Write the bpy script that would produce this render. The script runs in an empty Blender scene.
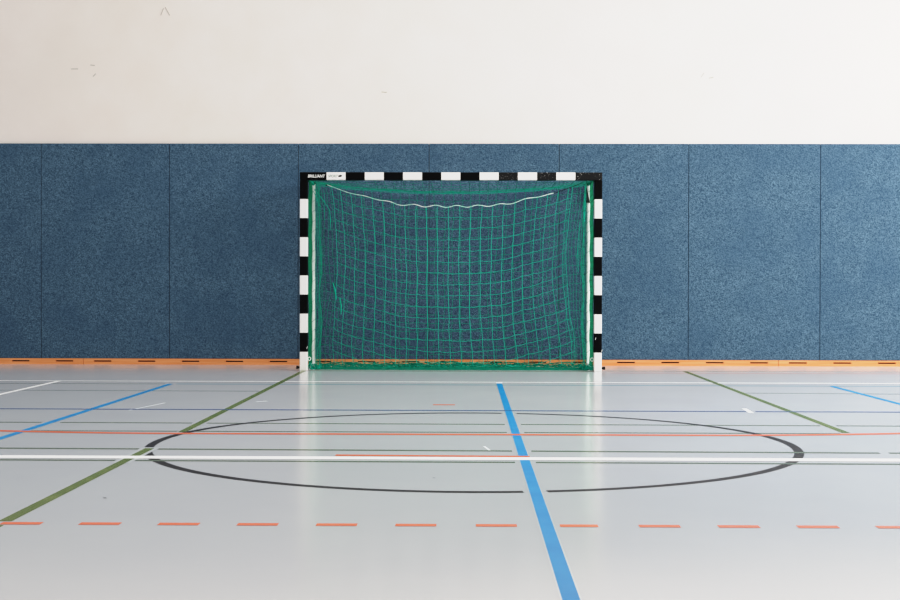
import bpy, bmesh, math, random
from mathutils import Vector, Matrix
random.seed(7)
COL = bpy.context.scene.collection

# ------------------------------------------------------------------ materials
def srgb(r, g, b):
    f = lambda c: (c/255/12.92) if c/255 <= .04045 else ((c/255+.055)/1.055)**2.4
    return (f(r), f(g), f(b), 1)

def mat(name, col, rough=.6, spec=.3, metal=0.0):
    m = bpy.data.materials.new(name); m.use_nodes = True
    b = m.node_tree.nodes['Principled BSDF']
    b.inputs['Base Color'].default_value = col
    b.inputs['Roughness'].default_value = rough
    b.inputs['Specular IOR Level'].default_value = spec
    b.inputs['Metallic'].default_value = metal
    return m

def noise_mat(name, c0, c1, scale, rough=.7, spec=.2, detail=3, bump=0.0, lo=.35, hi=.65, stretch=(1, 1, 1), bump_dist=.01, second=None):
    m = mat(name, c0, rough, spec); nt = m.node_tree; N = nt.nodes; L = nt.links
    b = N['Principled BSDF']
    tc = N.new('ShaderNodeTexCoord'); mp = N.new('ShaderNodeMapping'); mp.inputs['Scale'].default_value = stretch
    nz = N.new('ShaderNodeTexNoise'); nz.inputs['Scale'].default_value = scale; nz.inputs['Detail'].default_value = detail
    rp = N.new('ShaderNodeValToRGB'); rp.color_ramp.elements[0].position = lo; rp.color_ramp.elements[1].position = hi
    rp.color_ramp.elements[0].color = c0; rp.color_ramp.elements[1].color = c1
    L.new(tc.outputs['Object'], mp.inputs['Vector']); L.new(mp.outputs['Vector'], nz.inputs['Vector'])
    L.new(nz.outputs['Fac'], rp.inputs['Fac'])
    out = rp.outputs['Color']
    if second:                                   # broad, faint unevenness: (colour, scale, strength)
        n2 = N.new('ShaderNodeTexNoise'); n2.inputs['Scale'].default_value = second[1]; n2.inputs['Detail'].default_value = 4
        r2 = N.new('ShaderNodeValToRGB'); r2.color_ramp.elements[0].position = .42; r2.color_ramp.elements[1].position = .68
        r2.color_ramp.elements[0].color = (0, 0, 0, 1); r2.color_ramp.elements[1].color = (second[2],)*3+(1,)
        mx = N.new('ShaderNodeMix'); mx.data_type = 'RGBA'
        L.new(tc.outputs['Object'], n2.inputs['Vector']); L.new(n2.outputs['Fac'], r2.inputs['Fac'])
        L.new(r2.outputs['Color'], mx.inputs['Factor']); L.new(out, mx.inputs['A']); mx.inputs['B'].default_value = second[0]
        out = mx.outputs['Result']
    L.new(out, b.inputs['Base Color'])
    if bump:
        bp = N.new('ShaderNodeBump'); bp.inputs['Strength'].default_value = bump; bp.inputs['Distance'].default_value = bump_dist
        L.new(nz.outputs['Fac'], bp.inputs['Height']); L.new(bp.outputs['Normal'], b.inputs['Normal'])
    return m

M = {}
M['wall'] = noise_mat('wall_paint', srgb(238, 229, 222), srgb(241, 233, 227), 2.0, .9, .1, 4, second=(srgb(230, 224, 214), .8, .35))
M['felt'] = noise_mat('blue_felt', srgb(54, 76, 95), srgb(108, 133, 152), 78, .95, .1, 3, bump=.9, lo=.32, hi=.72, bump_dist=.008,
                      stretch=(1, 1, 1.25), second=(srgb(68, 92, 114), 2.5, .4))
M['floor'] = noise_mat('floor_vinyl', srgb(213, 214, 217), srgb(217, 218, 220), 1.3, .17, 1.0, 5, second=(srgb(209, 212, 214), .45, .5))
M['wood'] = noise_mat('beech_wood', srgb(220, 142, 90), srgb(234, 162, 114), 5, .5, .3, 4, stretch=(.35, 1, 12))
M['dark'] = mat('slot_shadow', srgb(38, 26, 18), .9, .1)
M['white_band'] = mat('white_gloss_paint', srgb(236, 233, 230), .35, .4)
M['black_band'] = noise_mat('black_gloss_paint', srgb(2, 2, 3), srgb(5, 5, 6), 20, .5, .1)
M['worn_band'] = noise_mat('worn_black_paint', srgb(8, 8, 10), srgb(150, 148, 145), 70, .5, .3, 2, lo=.64, hi=.70)
M['steel_white'] = mat('white_powder_coat', srgb(228, 240, 232), .4, .4)
M['black_plastic'] = mat('black_plastic', srgb(10, 11, 12), .5, .3)
M['net'] = mat('green_net_cord', srgb(6, 162, 138), .7, .2)
M['net_dark'] = mat('deep_green_net_cord', srgb(4, 130, 108), .75, .2)
M['net_edge'] = mat('bottle_green_net_cord', srgb(6, 112, 82), .75, .2)
M['rope'] = noise_mat('pale_rope', srgb(165, 225, 205), srgb(240, 246, 240), 14, .8, .2, 1)
M['black_cord'] = mat('dark_tension_cord', srgb(14, 40, 36), .7, .2)
M['letter_white'] = mat('white_lettering', srgb(235, 235, 232), .6)
M['letter_green'] = mat('grey_green_lettering', srgb(120, 142, 128), .6)
def paint(n, c): return mat(n, c, .2, .7)
M['p_blue'] = noise_mat('blue_line_paint', srgb(22, 138, 208), srgb(40, 152, 216), 6, .32, .36)
M['p_navy'] = paint('navy_line_paint', srgb(72, 98, 160))
M['p_green'] = noise_mat('olive_line_paint', srgb(102, 118, 54), srgb(120, 134, 70), 5, .25, .6)
M['p_greenthin'] = paint('dull_green_line_paint', srgb(124, 134, 108))
M['p_orange'] = paint('orange_line_paint', srgb(252, 132, 92))
M['p_goal'] = paint('faded_red_line_paint', srgb(168, 110, 92))
M['p_pink'] = paint('pale_red_line_paint', srgb(214, 168, 164))
M['p_white'] = mat('white_line_paint', srgb(255, 255, 255), .4, .3)
M['p_teal'] = paint('pale_teal_line_paint', srgb(128, 170, 186))
M['p_grey'] = paint('grey_line_paint', srgb(140, 152, 142))
M['p_black'] = noise_mat('charcoal_line_paint', srgb(22, 24, 30), srgb(32, 34, 42), 8, .4, .25)
M['p_pale'] = mat('bare_floor_edge', srgb(224, 227, 228), .16, 1.0); M['p_pale'].node_tree.nodes['Principled BSDF'].inputs['IOR'].default_value = 1.55
M['scuff'] = mat('scuff', srgb(186, 180, 170), .9, .1)
M['scuff_light'] = mat('light_scuff', srgb(222, 227, 231), .5, .2)

M['floor'].node_tree.nodes['Principled BSDF'].inputs['IOR'].default_value = 1.55

# ------------------------------------------------------------------ helpers
def link(name, bm, mats, parent=None, smooth=False):
    me = bpy.data.meshes.new(name); bm.to_mesh(me); bm.free()
    for m in (mats if isinstance(mats, (list, tuple)) else [mats]): me.materials.append(m)
    if smooth:
        for p in me.polygons: p.use_smooth = True
    o = bpy.data.objects.new(name, me); COL.objects.link(o)
    if parent:
        o.parent = parent
    return o

def box(bm, a, b, bevel=0, mi=0):
    r = bmesh.ops.create_cube(bm, size=1)
    vs = r['verts']
    for v in vs:
        v.co = Vector(((a[i]+b[i])/2 + v.co[i]*(b[i]-a[i]) for i in range(3)))
    es = list({e for v in vs for e in v.link_edges})
    fs = list({f for v in vs for f in v.link_faces})
    for f in fs: f.material_index = mi
    if bevel:
        r2 = bmesh.ops.bevel(bm, geom=es, offset=bevel, segments=2, affect='EDGES', profile=.5, material=-1)
    return vs

def tube(bm, pts, r, n=4, mi=0, caps=True):
    pts = [Vector(p) for p in pts]
    rings = []
    for i, p in enumerate(pts):
        t = (pts[min(i+1, len(pts)-1)] - pts[max(i-1, 0)])
        if t.length < 1e-9: t = Vector((0, 0, 1))
        t.normalize()
        ref = Vector((0, 1, 0)) if abs(t.y) < .9 else Vector((1, 0, 0))
        a = t.cross(ref).normalized(); b = t.cross(a)
        rr = r[i] if isinstance(r, (list, tuple)) else r
        rings.append([bm.verts.new(p + (a*math.cos(2*math.pi*k/n) + b*math.sin(2*math.pi*k/n))*rr) for k in range(n)])
    for A, B in zip(rings, rings[1:]):
        for k in range(n):
            f = bm.faces.new((A[k], A[(k+1) % n], B[(k+1) % n], B[k])); f.material_index = mi
    if caps and n > 2:
        bm.faces.new(rings[0]); bm.faces.new(rings[-1][::-1])

def tag(o, label=None, cat=None, group=None, kind=None):
    if label: o['label'] = label
    if cat: o['category'] = cat
    if group: o['group'] = group
    if kind: o['kind'] = kind
    return o

# ------------------------------------------------------------------ setting
WY = 1.046            # front face of the wall pads
XL, XR = -8.31, 8.27
YF = -16.0
bm = bmesh.new(); box(bm, (XL, YF, -.12), (XR, WY+.38, 0))
floor = tag(link('floor', bm, M['floor']), 'pale grey vinyl sports hall floor with many coloured court lines', 'floor', kind='structure')
bm = bmesh.new(); box(bm, (XL, WY+.034, 0), (XR, WY+.38, 7.2))
wall = tag(link('wall_back', bm, M['wall']), 'off-white painted wall above the blue felt panels', 'wall', kind='structure')

# small scuffs on the white paint
def scuff(pts, r=.004):
    bm = bmesh.new()
    tube(bm, [(x, WY+.033, z) for x, z in pts], r, 4)
    link('scuff_mark', bm, M['scuff'], wall)
scuff([(-3.30, 3.95), (-3.27, 4.03)]); scuff([(-3.25, 4.04), (-3.20, 3.95)])
scuff([(2.80, 3.25), (2.835, 3.30)]); scuff([(2.89, 3.24), (2.94, 3.25)], .006)
scuff([(-.80, 3.085), (-.74, 3.08)])
scuff([(-4.32, 3.345), (-4.24, 3.345)]); scuff([(-4.10, 3.39), (-4.05, 3.385)]); scuff([(-4.07, 3.26), (-4.04, 3.29)])

# baseboard: beech boards with ventilation slots
def baseboard(x0, x1, slot_starts):
    bm = bmesh.new()
    yf, yb = WY-.006, WY+.034
    z0, z1, s0, s1 = .0, .066, .030, .044
    box(bm, (x0, yf, z0), (x1, yb, s0)); box(bm, (x0, yf, s1), (x1, yb, z1))
    xs = x0
    for s in slot_starts:
        box(bm, (xs, yf, s0), (s, yb, s1)); xs = s+.2
    box(bm, (xs, yf, s0), (x1, yb, s1))
    box(bm, (x0+.01, yb-.006, s0), (x1-.01, yb-.001, s1), mi=1)
    return link('baseboard_back', bm, [M['wood'], M['dark']])
L = 3.922; PJ = .4983
for k in range(-2, 3):
    j0 = -.245 - L/1 + L*k + 0.0      # joints at about -4.17, -.245, 3.70
    j1 = j0 + L - .004
    a, b = max(j0, XL), min(j1, XR)
    if b-a < .2: continue
    ss = [j0+.115+PJ*i for i in range(8)]
    ss = [s for s in ss if s > a+.03 and s+.2 < b-.03]
    lab = {-2: 'far left', -1: 'second', 0: 'left', 1: 'right', 2: 'far right'}[k]
    tag(baseboard(a, b, ss), 'orange beech baseboard length with dark vent slots, %s along the blue wall' % lab, 'baseboard', 'beech baseboard lengths', 'structure')

# blue felt wall panels
seams = [XL, -7.575, -6.113, -4.652, -3.196, -1.737, -.260, 1.205, 2.661, 4.138, 5.60, 7.06, XR]
plabels = {3: 'blue felt wall panel between the first and second seam from the left edge',
           4: 'blue felt wall panel directly left of the goal, ending at its left post',
           5: 'blue felt wall panel behind the left half of the goal net',
           6: 'blue felt wall panel behind the right middle of the goal net',
           7: 'blue felt wall panel partly hidden by the right post of the goal',
           8: 'lighter blue felt wall panel second from the right edge of the photo',
           9: 'lighter blue felt wall panel cut off by the right edge of the photo',
           2: 'dark blue felt wall panel cut off by the left edge of the photo'}
for i in range(len(seams)-1):
    a, b = seams[i]+.0022, seams[i+1]-.0022
    bm = bmesh.new(); box(bm, (a, WY, .0665), (b, WY+.0335, 2.498), bevel=.004)
    o = link('impact_panel', bm, M['felt'])
    tag(o, plabels.get(i, 'blue felt wall panel past the %s edge of the photo' % ('left' if i < 4 else 'right')),
        'wall panel', 'blue felt impact panels along the wall', 'thing')

# ------------------------------------------------------------------ court markings (thin paint, children of the floor)
Z = {'n': 0}
def zl(level): return .0003 + .00012*level
def strip(name, pts, w, m, level, label=None):
    """painted strip of width w along a polyline of floor points"""
    bm = bmesh.new(); z = zl(level); P = [Vector((p[0], p[1], 0)) for p in pts]
    A = []
    for i, p in enumerate(P):
        t = (P[min(i+1, len(P)-1)] - P[max(i-1, 0)]).normalized(); n = Vector((-t.y, t.x, 0))
        A.append((bm.verts.new((p.x+n.x*w/2, p.y+n.y*w/2, z)), bm.verts.new((p.x-n.x*w/2, p.y-n.y*w/2, z))))
    for (a, b), (c, d) in zip(A, A[1:]): bm.faces.new((b, d, c, a))
    bmesh.ops.recalc_face_normals(bm, faces=bm.faces)
    for f in bm.faces:
        if f.normal.z < 0: f.normal_flip()
    o = link(name, bm, m, floor)
    if label: o['label'] = label
    return o
def cross(name, segs, w, m, level, label):
    for s in segs: strip(name, s, w, m, level, label)
def lerp(p, q, x): t = (x-p[0])/(q[0]-p[0]); return (x, p[1]+(q[1]-p[1])*t)
def hline(name, p, q, xs, w, m, level, label):
    """xs: list of (x0,x1) runs on the straight line p-q"""
    for a, b in xs: strip(name, [lerp(p, q, a), lerp(p, q, b)], w, m, level, label)
E0, E1 = -8.2, 8.2
BX = .468          # the thick blue line
def blue_gap(h=.062): return BX-h, BX+h
g0, g1 = BX-.052, BX+.052
# thin lines across the hall, far to near
hline('goal_line', (-1, -.02), (1, -.02), [(-1.5, 1.5)], .05, M['p_goal'], 1, 'dull red goal line between the goal posts')
hline('court_line', (1.6, -.242), (4.6, -.252), [(1.65, E1)], .05, M['p_pink'], 1, 'faint pale red line close to the wall')
hline('court_line', (1.6, .08), (4.6, .07), [(1.64, E1)], .04, M['p_grey'], 1, 'faint grey line close to the wall')
hline('court_line', (-4.127, -1.602), (4.114, -1.628), [(E0, E1)], .055, M['p_white'], 2, 'white line across the floor, nearest to the wall')
hline('court_line', (-4.002, -1.95), (3.993, -1.99), [(-2.45, E1)], .06, M['p_teal'], 1, 'pale teal line just in front of the far white line')
hline('court_line', (-4.002, -1.95), (3.993, -1.99), [(E0, -2.55)], .045, M['p_grey'], 1, 'thin grey line in front of the far white line')
hline('court_line', (-3.516, -2.73), (-1.607, -2.761), [(E0, -1.57)], .04, M['p_grey'], 1, 'thin grey line ending at the left olive line')
hline('court_line', (2.446, -2.80), (3.713, -2.85), [(2.50, E1)], .045, M['p_grey'], 1, 'thin grey line starting at the right olive line')
hline('court_line', (-3.128, -4.428), (3.196, -4.462), [(E0, 2.15), (2.215, E1)], .052, M['p_navy'], 4.5, 'thin navy blue line across the floor')
for run in [(E0, -2.56), (-2.44, -1.588), (-1.492, g0), (g1, 2.42), (2.52, E1)]:
    hline('court_line', (-2.799, -5.356), (2.889, -5.407), [run], .046, M['p_greenthin'], 1, 'thin olive line behind the orange curved line')
for run in [(-2.47, -1.575), (-1.50, g0), (g1, 2.42)]:
    hline('court_line', (-2.478, -5.85), (2.421, -5.856), [run], .045, M['p_greenthin'], 1, 'thin olive line touching the orange curved line')
for run in [(E0, -1.59), (-1.485, g0), (g1, 2.36), (2.41, E1)]:
    hline('court_line', (-2.318, -6.717), (2.441, -6.79), [run], .046, M['p_greenthin'], 5.2, 'thin olive line behind the broad white line')
for run in [(E0, -1.59), (-1.495, g0), (g1, E1)]:
    hline('court_line', (-2.148, -7.195), (2.298, -7.232), [run], .042, M['p_greenthin'], 5.2, 'thin olive line in front of the broad white line')
hline('court_line', (-2.192, -7.071), (2.348, -7.079), [(E0, E1)], .105, M['p_white'], 7, 'broad white line across the floor')
# handball marks
pts = []
R6 = 5.975
for k in range(0, 41): a = math.pi - (math.pi/2)*k/40; pts.append((-1.5+R6*math.cos(a), -R6*math.sin(a)))
for k in range(0, 41): a = math.pi/2 - (math.pi/2)*k/40; pts.append((1.5+R6*math.cos(a), -R6*math.sin(a)))
pts = [p for p in pts if -.3 >= p[1]]
strip('goal_area_line', pts, .075, M['p_orange'], 6, 'orange curved goal area line')
strip('penalty_line', [(-.506, -6.962), (.5, -6.990)], .055, M['p_orange'], 6, 'short orange line touching the broad white line')
strip('keeper_line', [(-.078, -3.99), (.085, -3.99)], .06, M['p_orange'], 4, 'tiny orange dash between far white and navy lines')
dash_px = [-1.537+.2903*k for k in range(-12, 6)] + [.209] + [.517+.2885*k for k in range(0, 16)]
for x0 in dash_px:
    strip('dash', [(x0, -8.963), (x0+(.139 if .5 < x0 < .53 else .150), -8.963)], .05, M['p_orange'], 5)
# long lines running to the wall
def vline(name, x0, ya, yb, w, m, level, label, x1=None):
    strip(name, [(x0, ya), (x0 if x1 is None else x1, yb)], w, m, level, label)
def halo(x, ya, yb, w, level): strip('bare_edge', [(x, ya), (x, yb)], w, M['p_pale'], level)
vline('court_line', -1.538, -.02, -5.90, .05, M['p_green'], 4, 'olive green line running from the left goal post')
vline('court_line', -1.538, -6.70, -7.03, .05, M['p_green'], 5.8, 'olive green line running from the left goal post')
vline('court_line', -1.538, -7.115, -8.92, .05, M['p_green'], 5.8, 'olive green line running from the left goal post')
vline('court_line', -1.538, -9.00, -9.06, .05, M['p_green'], 4, 'olive green line running from the left goal post')
halo(-1.538, -6.66, -7.30, .096, 5.4)
vline('court_line', 2.463, .05, -5.82, .05, M['p_green'], 4, 'olive green line right of the goal')
vline('court_line', -2.502, -1.956, -9.5, .05, M['p_blue'], 4, 'blue line at the left of the hall', -2.510)
vline('court_line', 3.43, -2.0, -9.5, .045, M['p_blue'], 4, 'blue line at the right of the hall', 3.50)
vline('court_line', .468, -1.80, -13.4, .05, M['p_blue'], 4, 'thick blue line running toward the camera')
halo(.468, -4.55, -13.4, .060, 3)
strip('line_end', [(.44, -1.70), (.50, -1.70)], .13, M['scuff_light'], 5, 'white end mark of the blue line')
vline('court_line', -3.612, -1.606, -8.5, .05, M['p_white'], 4, 'white line at the far left of the hall', -3.62)
# centre circle
cx, cy, R = .204, -6.402, 1.775
def arc(a0, a1):
    n = max(6, int(abs(a1-a0)*40)); strip('circle_line', [(cx+R*math.cos(a0+(a1-a0)*k/n), cy+R*math.sin(a0+(a1-a0)*k/n)) for k in range(n+1)], .05, M['p_black'], 5, 'charcoal circle line')
# gaps where the blue line crosses (front and back) and where it meets olive and white lines on the left
ab = math.acos((BX+.052-cx)/R); ac = math.acos((BX-.052-cx)/R)
arc(-ab, ab)                              # right part
aL0 = math.pi - math.asin((-6.60+6.402)/R)  # left side opening, just below the widest point
arc(ac, 2*math.pi-ac)
# pale scratches and specks
strip('floor_scratch', [(-2.216, -4.50), (-2.101, -3.906)], .016, M['scuff_light'], 2)
strip('floor_scratch', [(-1.43, -3.78), (-1.36, -3.72)], .03, M['scuff_light'], 2)
strip('floor_speck', [(2.165, -4.56), (2.185, -4.22)], .035, M['scuff_light'], 8, 'small white patch on the navy line')
strip('floor_speck', [(-1.322, -8.365), (-1.314, -8.38)], .012, M['p_black'], 2)
strip('floor_speck', [(.02, -7.757), (.03, -7.767)], .012, M['p_black'], 2)
strip('floor_scratch', [(.30, -6.75), (.27, -6.55)], .014, M['scuff_light'], 2)

# ------------------------------------------------------------------ the goal
goal = bpy.data.objects.new('handball_goal', None); COL.objects.link(goal)
goal.location = (0, 0, 0)
tag(goal, 'handball goal with black and white striped posts and green net against the blue wall', 'goal')
YFp, YBp = -.04, .04
def banded(name, horizontal, x0=None):
    bm = bmesh.new()
    if horizontal:
        cuts = [-1.58, -1.30] + [-1.30+.2*k for k in range(1, 13)] + [1.30, 1.58]
        for i, (a, b) in enumerate(zip(cuts, cuts[1:])):
            black = (i % 2 == 0)
            mi = (2 if (black and a > .4) else 1) if black else 0
            vs = box(bm, (a, YFp, 2.0), (b, YBp, 2.08), mi=mi)
    else:
        cuts = [0.0] + [.2*k for k in range(1, 10)] + [2.0]
        for i, (a, b) in enumerate(zip(cuts, cuts[1:])):
            black = i % 2 == 1 or i == 9
            mi = 1 if black else 0
            box(bm, (x0, YFp, a), (x0+.08, YBp, b), mi=mi)
    bmesh.ops.remove_doubles(bm, verts=bm.verts, dist=1e-5)
    # drop internal faces between bands
    seen = {}
    for f in list(bm.faces):
        key = tuple(sorted(v.index for v in f.verts))
    bm.verts.index_update()
    for f in list(bm.faces):
        seen.setdefault(tuple(sorted(v.index for v in f.verts)), []).append(f)
    for k, fl in seen.items():
        if len(fl) > 1:
            for f in fl: bm.faces.remove(f)
    es = [e for e in bm.edges if len(e.link_faces) == 2 and e.calc_face_angle(0) > 1]
    bmesh.ops.bevel(bm, geom=es, offset=.006, segments=2, affect='EDGES', profile=.5, material=-1)
    return link(name, bm, [M['white_band'], M['black_band'], M['worn_band']], goal)
crossbar = banded('crossbar', True); crossbar['label'] = 'black and white banded crossbar'
postL = banded('post', False, -1.58); postR = banded('post', False, 1.50)

def text(body, x, z, size, m, shear, name, parent, bold, sx=1.0, y=YFp-.0008):
    cu = bpy.data.curves.new(name, 'FONT'); cu.body = body; cu.size = size; cu.shear = shear; cu.offset = bold; cu.extrude = .0004
    cu.materials.append(m)
    o = bpy.data.objects.new(name, cu); COL.objects.link(o); o.parent = parent
    o.rotation_euler = (math.pi/2, 0, 0); o.location = (x, y, z); o.scale = (sx, 1, 1)
    bpy.context.view_layer.update()
    me = bpy.data.meshes.new_from_object(o.evaluated_get(bpy.context.evaluated_depsgraph_get()))
    q = bpy.data.objects.new(name, me); COL.objects.link(q); q.parent = parent
    q.rotation_euler = o.rotation_euler; q.location = o.location; q.scale = o.scale
    bpy.data.objects.remove(o); return q
text('BRILLIANT', -1.497, 2.024, .044, M['letter_white'], .15, 'lettering', crossbar, .0009, .86)
text('SPORT', -1.284, 2.026, .038, M['letter_green'], .2, 'lettering', crossbar, 0.0, .88)
bm = bmesh.new()
c = bmesh.ops.create_circle(bm, cap_ends=True, radius=.019, segments=14)
for v in bm.verts:
    x, y = v.co.x, v.co.y
    v.co = Vector((-1.158 + x + y*.3, YFp-.0008, 2.040 + y*.55))
link('emblem', bm, M['black_plastic'], crossbar)

# small white chips in the post paint
for px_, z in [(-1.505, .245), (-1.505, .45), (1.512, .505), (1.525, .50), (1.512, .345), (1.59-.012, .22)]:
    bm = bmesh.new(); tube(bm, [(px_, YFp-.0002, z-.012), (px_+.006, YFp-.0002, z+.012)], .003, 4)
    link('paint_chip', bm, M['letter_white'], postL if px_ < 0 else postR)

YR = 1.0
RX = {-1: -1.556, 1: 1.530}
def rear(s):
    x = RX[s]
    bm = bmesh.new(); tube(bm, [(x, YR-.01, 0.0), (x, YR-.01, 2.035)], .0215, 14)
    link('rear_upright', bm, M['steel_white'], goal, True)
    # arm from the crossbar corner to the head of the rear upright, and the floor rail
    bm = bmesh.new(); tube(bm, [(s*1.535, .038, 2.03), (x, YR-.01, 2.035)], .016, 10)
    link('side_arm', bm, M['net_dark'], goal, True)
    bm = bmesh.new(); tube(bm, [(s*1.535, .038, .02), (x, YR-.01, .02)], .018, 10)
    link('floor_rail', bm, M['steel_white'], goal, True)
    # lacing cord wound round the upright
    bm = bmesh.new(); pts = []
    turns = 17
    for k in range(turns*8+1):
        a = 2*math.pi*k/8; z = .08+1.9*k/(turns*8)
        pts.append((x+.0245*math.cos(a), YR-.01+.0245*math.sin(a), z))
    tube(bm, pts, .0016, 3); link('lacing_cord', bm, M['net_dark'], goal)
    # foot bolt on the outside of the front post
    bm = bmesh.new(); tube(bm, [(s*1.58, 0, .035), (s*1.605, 0, .035)], .012, 10)
    tube(bm, [(s*1.600, 0, .035), (s*1.618, 0, .035)], .017, 10)
    link('bolt', bm, M['black_plastic'], goal)
    # ground hook
    bm = bmesh.new(); pts = [(s*1.482+.014*math.cos(a), 0.0, .125+.018*math.sin(a)) for a in [2*math.pi*k/14 for k in range(15)]]
    tube(bm, pts, .004, 6); link('net_hook', bm, M['steel_white'], goal)
    # corner net clamp
    bm = bmesh.new(); box(bm, (RX[s]-.028, .93, 2.032), (RX[s]+.028, .965, 2.056), bevel=.006)
    link('corner_clamp', bm, M['black_plastic'], goal)
rear(-1); rear(1)
# black strap on the right upright
bm = bmesh.new(); tube(bm, [(1.500, .955, 2.0), (1.515, .955, 1.93), (1.522, .955, 1.86), (1.520, .955, 1.83)], [.005, .009, .018, .026], 8)
link('strap', bm, M['black_plastic'], goal, True)

# ---- netting
def jit(s): return random.uniform(-s, s)
# sagging rear suspension line
def rear_z(x): t = x/1.52; return 1.945+.10*t*t*.98
def rear_y(x): return YR-.03-.04*(1-(x/1.52)**2)
def grid_net(name, P, r, m, jitter=.006, keep=None, parent=goal):
    """P[i][j] -> Vector; cords run along both directions through shared knots"""
    bm = bmesh.new()
    for row in P: tube(bm, row, r, 3, caps=False)
    for j in range(len(P[0])): tube(bm, [P[i][j] for i in range(len(P))], r, 3, caps=False)
    return link(name, bm, m, parent)

# roof net: crossbar to rear line
NX = 31
P = []
for i in range(0, 10):
    t = i/9; row = []
    for j in range(NX):
        x = -1.5+3.0*j/(NX-1)
        zf, yf = 2.0, .045
        z = zf+(rear_z(x)-zf)*t - .05*math.sin(math.pi*t)*(1-(x/1.5)**2)
        row.append(Vector((x+jit(.006), yf+(rear_y(x)-yf)*t, z+jit(.004))))
    P.append(row)
grid_net('roof_net', P, .0026, M['net_dark'])

# side nets, bellied inward
for s in (-1, 1):
    P = []
    for i in range(0, 21):
        z = 2.0-1.96*i/20; row = []
        for j in range(0, 11):
            t = j/10
            xo = s*1.425*(1-t) + s*1.485*t
            belly = (.035+.012*math.sin(i*.9))*math.sin(math.pi*t)**1.3*min(1, i/5)
            row.append(Vector((xo - s*belly + jit(.006), .045+(YR-.03-.045)*t, z+jit(.008))))
        P.append(row)
    grid_net('side_net', P, .0021, M['net_dark'])

for s in (-1, 1):
    P = [[Vector((s*1.496*(1-j/16) + RX[s]*(j/16)-s*.004*math.sin(i*1.3), .045+(YR-.03-.045)*j/16, 2.0-1.96*i/30+jit(.006))) for j in range(12)] for i in range(31)]
    grid_net('side_edge_net', P, .0027, M['net_edge'])

# back net
P = []
vx = [-1.52, -1.50, -1.47, -1.42, -1.37] + [-1.29+.1*k for k in range(27)] + [1.36, 1.40, 1.44, 1.48, 1.50]
ROWS = 20
for i in range(ROWS+1):
    row = []
    for x in vx:
        zt = rear_z(x); t = i/ROWS
        z = zt*(1-t)+.03*t - .05*(1-(x/1.5)**2)*math.sin(math.pi*t)
        y = rear_y(x) + (-.03-.02*math.sin(x*4+i*.3))*math.sin(math.pi*t)
        row.append(Vector((x*(1-.035*math.sin(math.pi*min(1, t*1.1))) + jit(.008) + .01*math.sin(i*.7+x*9), y, z+jit(.01))))
    P.append(row)
grid_net('back_net', P, .0029, M['net_dark'])
bm = bmesh.new()
for d in (0, .012, .022):
    tube(bm, [Vector((x, rear_y(x)-.004+jit(.004), rear_z(x)-d+jit(.004))) for x in [-1.52+3.04*k/60 for k in range(61)]], .0028, 4)
link('rear_head_cord', bm, M['net'], goal)

# catch net hanging from the pale rope
YC = .42
def rope_z(x):
    ax = abs(x)
    T = [(0, 1.751), (.3, 1.757), (.6, 1.780), (.8, 1.836), (1.0, 1.882), (1.15, 1.92), (1.47, 2.045), (9, 2.045)]
    for (a, za), (b, zb) in zip(T, T[1:]):
        if ax <= b: return za+(zb-za)*(ax-a)/(b-a)
def rope_y(x): return YC + .42*(abs(x)/1.47)**2 * .9
rp = []
n = 200
for k in range(n+1):
    x = -1.47+2.94*k/n
    w = .011*math.sin(x*24+1.3*math.sin(x*3))*max(0, 1-(abs(x)/1.15)**3)
    rp.append(Vector((x, rope_y(x), rope_z(x)+w)))
bm = bmesh.new(); tube(bm, [p for p in rp if abs(p.x) <= 1.12], .0048, 5, caps=True)
link('catch_rope', bm, M['rope'], goal, True)
for s in (-1, 1):
    q = [p for p in rp if p.x*s >= 1.10]
    bm = bmesh.new(); tube(bm, q, .004, 5); link('tension_cord', bm, M['black_cord'] if s > 0 else M['rope'], goal, True)
bm = bmesh.new(); box(bm, (-1.395, .75, 1.998), (-1.335, .78, 2.018), bevel=.006); link('cord_lock', bm, M['black_plastic'], goal)

mesh_w = .120
cols = [mesh_w*(k-10.5)+.03 for k in range(22)]
cols = [-1.33] + cols + [1.33]
P = []
NR = 16
for i in range(NR+1):
    row = []
    for j, x in enumerate(cols):
        xx = max(-1.47, min(1.47, x)); zt = rope_z(xx)
        d = i*.1205
        sg = .165*x*x if abs(x) < 1.4 else .3
        zt2 = 1.75 + sg*(1+.35*min(1, i/10))
        z0 = zt if i == 0 else min(zt, zt2)
        z = z0 - d*(1.0)
        pull = .055*math.sin(math.pi*min(1, i/14))            # sides drawn in half way down
        xn = x*(1-pull) + .035*(max(0, i-8)/9)**1.5*1.2
        y = rope_y(xx)-.03*math.sin(i*.35+x*2)-.10*math.sin(math.pi*i/NR)
        z = z + jit(.007)
        if z < .02: z = .012+random.random()*.03; y -= .02*(i-NR+4)
        row.append(Vector((xn+jit(.005)+.003*math.sin(i*1.1+j), y, z)))
    P.append(row)
# cords sag a little between knots
def sag_row(row):
    out = []
    for a, b in zip(row, row[1:]):
        out += [a, (a+b)/2 + Vector((0, 0, -.006))]
    return out+[row[-1]]
bm = bmesh.new()
for i, row in enumerate(P):
    if i: tube(bm, sag_row(row), .0030, 3, caps=False)
for j in range(len(cols)): tube(bm, [P[i][j] for i in range(NR+1)], .0034, 3, caps=False)
# knots
for i in range(1, NR+1):
    for j in range(len(cols)):
        r = bmesh.ops.create_icosphere(bm, subdivisions=1, radius=.0055)
        for v in r['verts']: v.co += P[i][j]
link('catch_net', bm, M['net'], goal)
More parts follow.
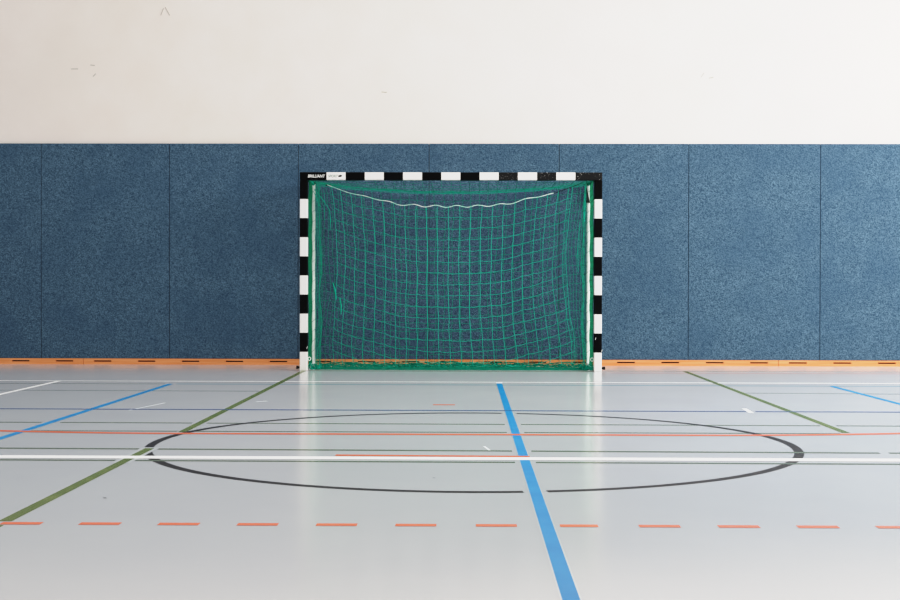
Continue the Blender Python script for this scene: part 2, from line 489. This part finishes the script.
# gathered folds and loose ends at the left
for (x0, z0, x1, z1, rr) in [(-1.295, .93, -1.255, .74, .010), (-1.215, .76, -1.205, .58, .009), (-1.51, 1.93, -1.44, 1.76, .004), (-1.50, 1.95, -1.33, 1.72, .005), (-1.33, 1.72, -1.325, 1.50, .006), (-1.395, 1.98, -1.385, 1.60, .003)]:
    bm = bmesh.new(); tube(bm, [(x0, .55, z0), ((x0+x1)/2+.008, .55, (z0+z1)/2), (x1, .55, z1)], [rr*.5, rr, rr*.5], 5)
    link('net_fold', bm, M['net'], goal)
for (x0, z0, x1, z1, rr) in [(1.38, 1.35, 1.385, 1.05, .004), (1.46, 1.98, 1.45, 1.6, .007), (1.40, 1.6, 1.37, 1.2, .003)]:
    bm = bmesh.new(); tube(bm, [(x0, .6, z0), (x1, .6, z1)], rr, 5); link('net_fold', bm, M['net'], goal)

# net gathered on the floor
bm = bmesh.new()
for k in range(30):
    y0 = random.uniform(.16, .9); z0 = random.uniform(.006, .012)
    h = random.uniform(.0, .045)*(1 if y0 > .25 else .4); f = random.uniform(5, 14); ph = random.uniform(0, 6)
    a, b = sorted((random.uniform(-1.48, 1.46), random.uniform(-1.48, 1.46)))
    if b-a < .5: a, b = -1.47, 1.45
    n = int((b-a)/.035)
    pts = []
    for q in range(n+1):
        x = a+(b-a)*q/n
        pts.append((x, y0+.05*math.sin(x*f*.4+ph)+jit(.018), z0+h*(.5+.5*math.sin(x*f+ph))+random.random()*.012))
    tube(bm, pts, random.choice([.0025, .003, .004]), 4)
for k in range(170):
    x = random.uniform(-1.48, 1.47); y = random.uniform(.2, .85)
    l = random.uniform(.03, .1); a = random.uniform(0, 6.28)
    tube(bm, [(x, y, .008), (x+l*.5*math.cos(a), y+l*.5*math.sin(a)*.6, random.uniform(.02, .055)), (x+l*math.cos(a), y+l*math.sin(a)*.6, .01)], .0035, 4)
link('gathered_net', bm, M['net_dark'], goal)
bm = bmesh.new()
for d in range(3):
    tube(bm, [(x, .12+.02*d+.05*(x/1.5)**2+jit(.006), .008+.007*d+jit(.002)) for x in [-1.48+2.95*k/70 for k in range(71)]], .005, 5)
link('hem_rope', bm, M['net_dark'], goal)
for s in (-1, 1):
    bm = bmesh.new()
    for k in range(26):
        x = s*1.45+jit(.06); y = random.uniform(.07, .3)
        tube(bm, [(x, y, .01), (x+jit(.04), y+jit(.05), random.uniform(.02, .085 if s < 0 else .07)), (x+jit(.06), y+jit(.05), .012)], .004, 4)
    link('corner_bunch', bm, M['net'], goal)

# ------------------------------------------------------------------ light
w = bpy.data.worlds.new('hall_light'); bpy.context.scene.world = w; w.use_nodes = True
w.node_tree.nodes['Background'].inputs[0].default_value = (1.0, .985, .97, 1)
w.node_tree.nodes['Background'].inputs[1].default_value = .5
def area(name, loc, target, sx, sy, power, col):
    l = bpy.data.lights.new(name, 'AREA'); l.shape = 'RECTANGLE'; l.size = sx; l.size_y = sy; l.energy = power; l.color = col
    o = bpy.data.objects.new(name, l); COL.objects.link(o); o.location = loc
    o.rotation_euler = (Vector(target)-Vector(loc)).to_track_quat('-Z', 'Y').to_euler(); return o
area('window_light', (8.0, -4.0, 4.2), (-1.5, .6, 1.2), 9, 3.4, 900, (1, .985, .96))
area('ceiling_light', (1.0, -7.0, 6.9), (0.6, -5.0, 0), 10, 6, 240, (1, .985, .965))

# ------------------------------------------------------------------ camera
cd = bpy.data.cameras.new('camera'); cam = bpy.data.objects.new('camera', cd); COL.objects.link(cam)
f_px, pitch, yaw, roll = 1313.24, -.0089, -.0133, .0021
cd.sensor_fit = 'HORIZONTAL'; cd.sensor_width = 36; cd.lens = f_px/900*36; cd.clip_end = 200
fw = Vector((math.sin(yaw)*math.cos(pitch), math.cos(yaw)*math.cos(pitch), math.sin(pitch)))
r = fw.cross(Vector((0, 0, 1))).normalized(); u = r.cross(fw)
r2 = r*math.cos(roll)+u*math.sin(roll); u2 = -r*math.sin(roll)+u*math.cos(roll)
mt = Matrix((r2, u2, -fw)).transposed().to_4x4(); mt.translation = Vector((.1767, -13.7653, .8682))
cam.matrix_world = mt
bpy.context.scene.camera = cam
bpy.context.scene.view_settings.view_transform = 'Standard'

# film-like response: slightly deep shadows, soft highlight shoulder
vs = bpy.context.scene.view_settings
vs.use_curve_mapping = True
cm = vs.curve_mapping; cm.white_level = (2, 2, 2); cm.extend = 'HORIZONTAL'
cv = cm.curves[3]
PTS = [(.02, .012), (.05, .031), (.1, .077), (.2, .19), (.35, .365), (.55, .575), (.8, .775), (1.1, .855), (1.5, .90), (2.0, .94)]
cv.points[0].location = (0, 0); cv.points[1].location = (1, .94)
for a, b in PTS[:-1]: cv.points.new(a/2, b)
cm.update()
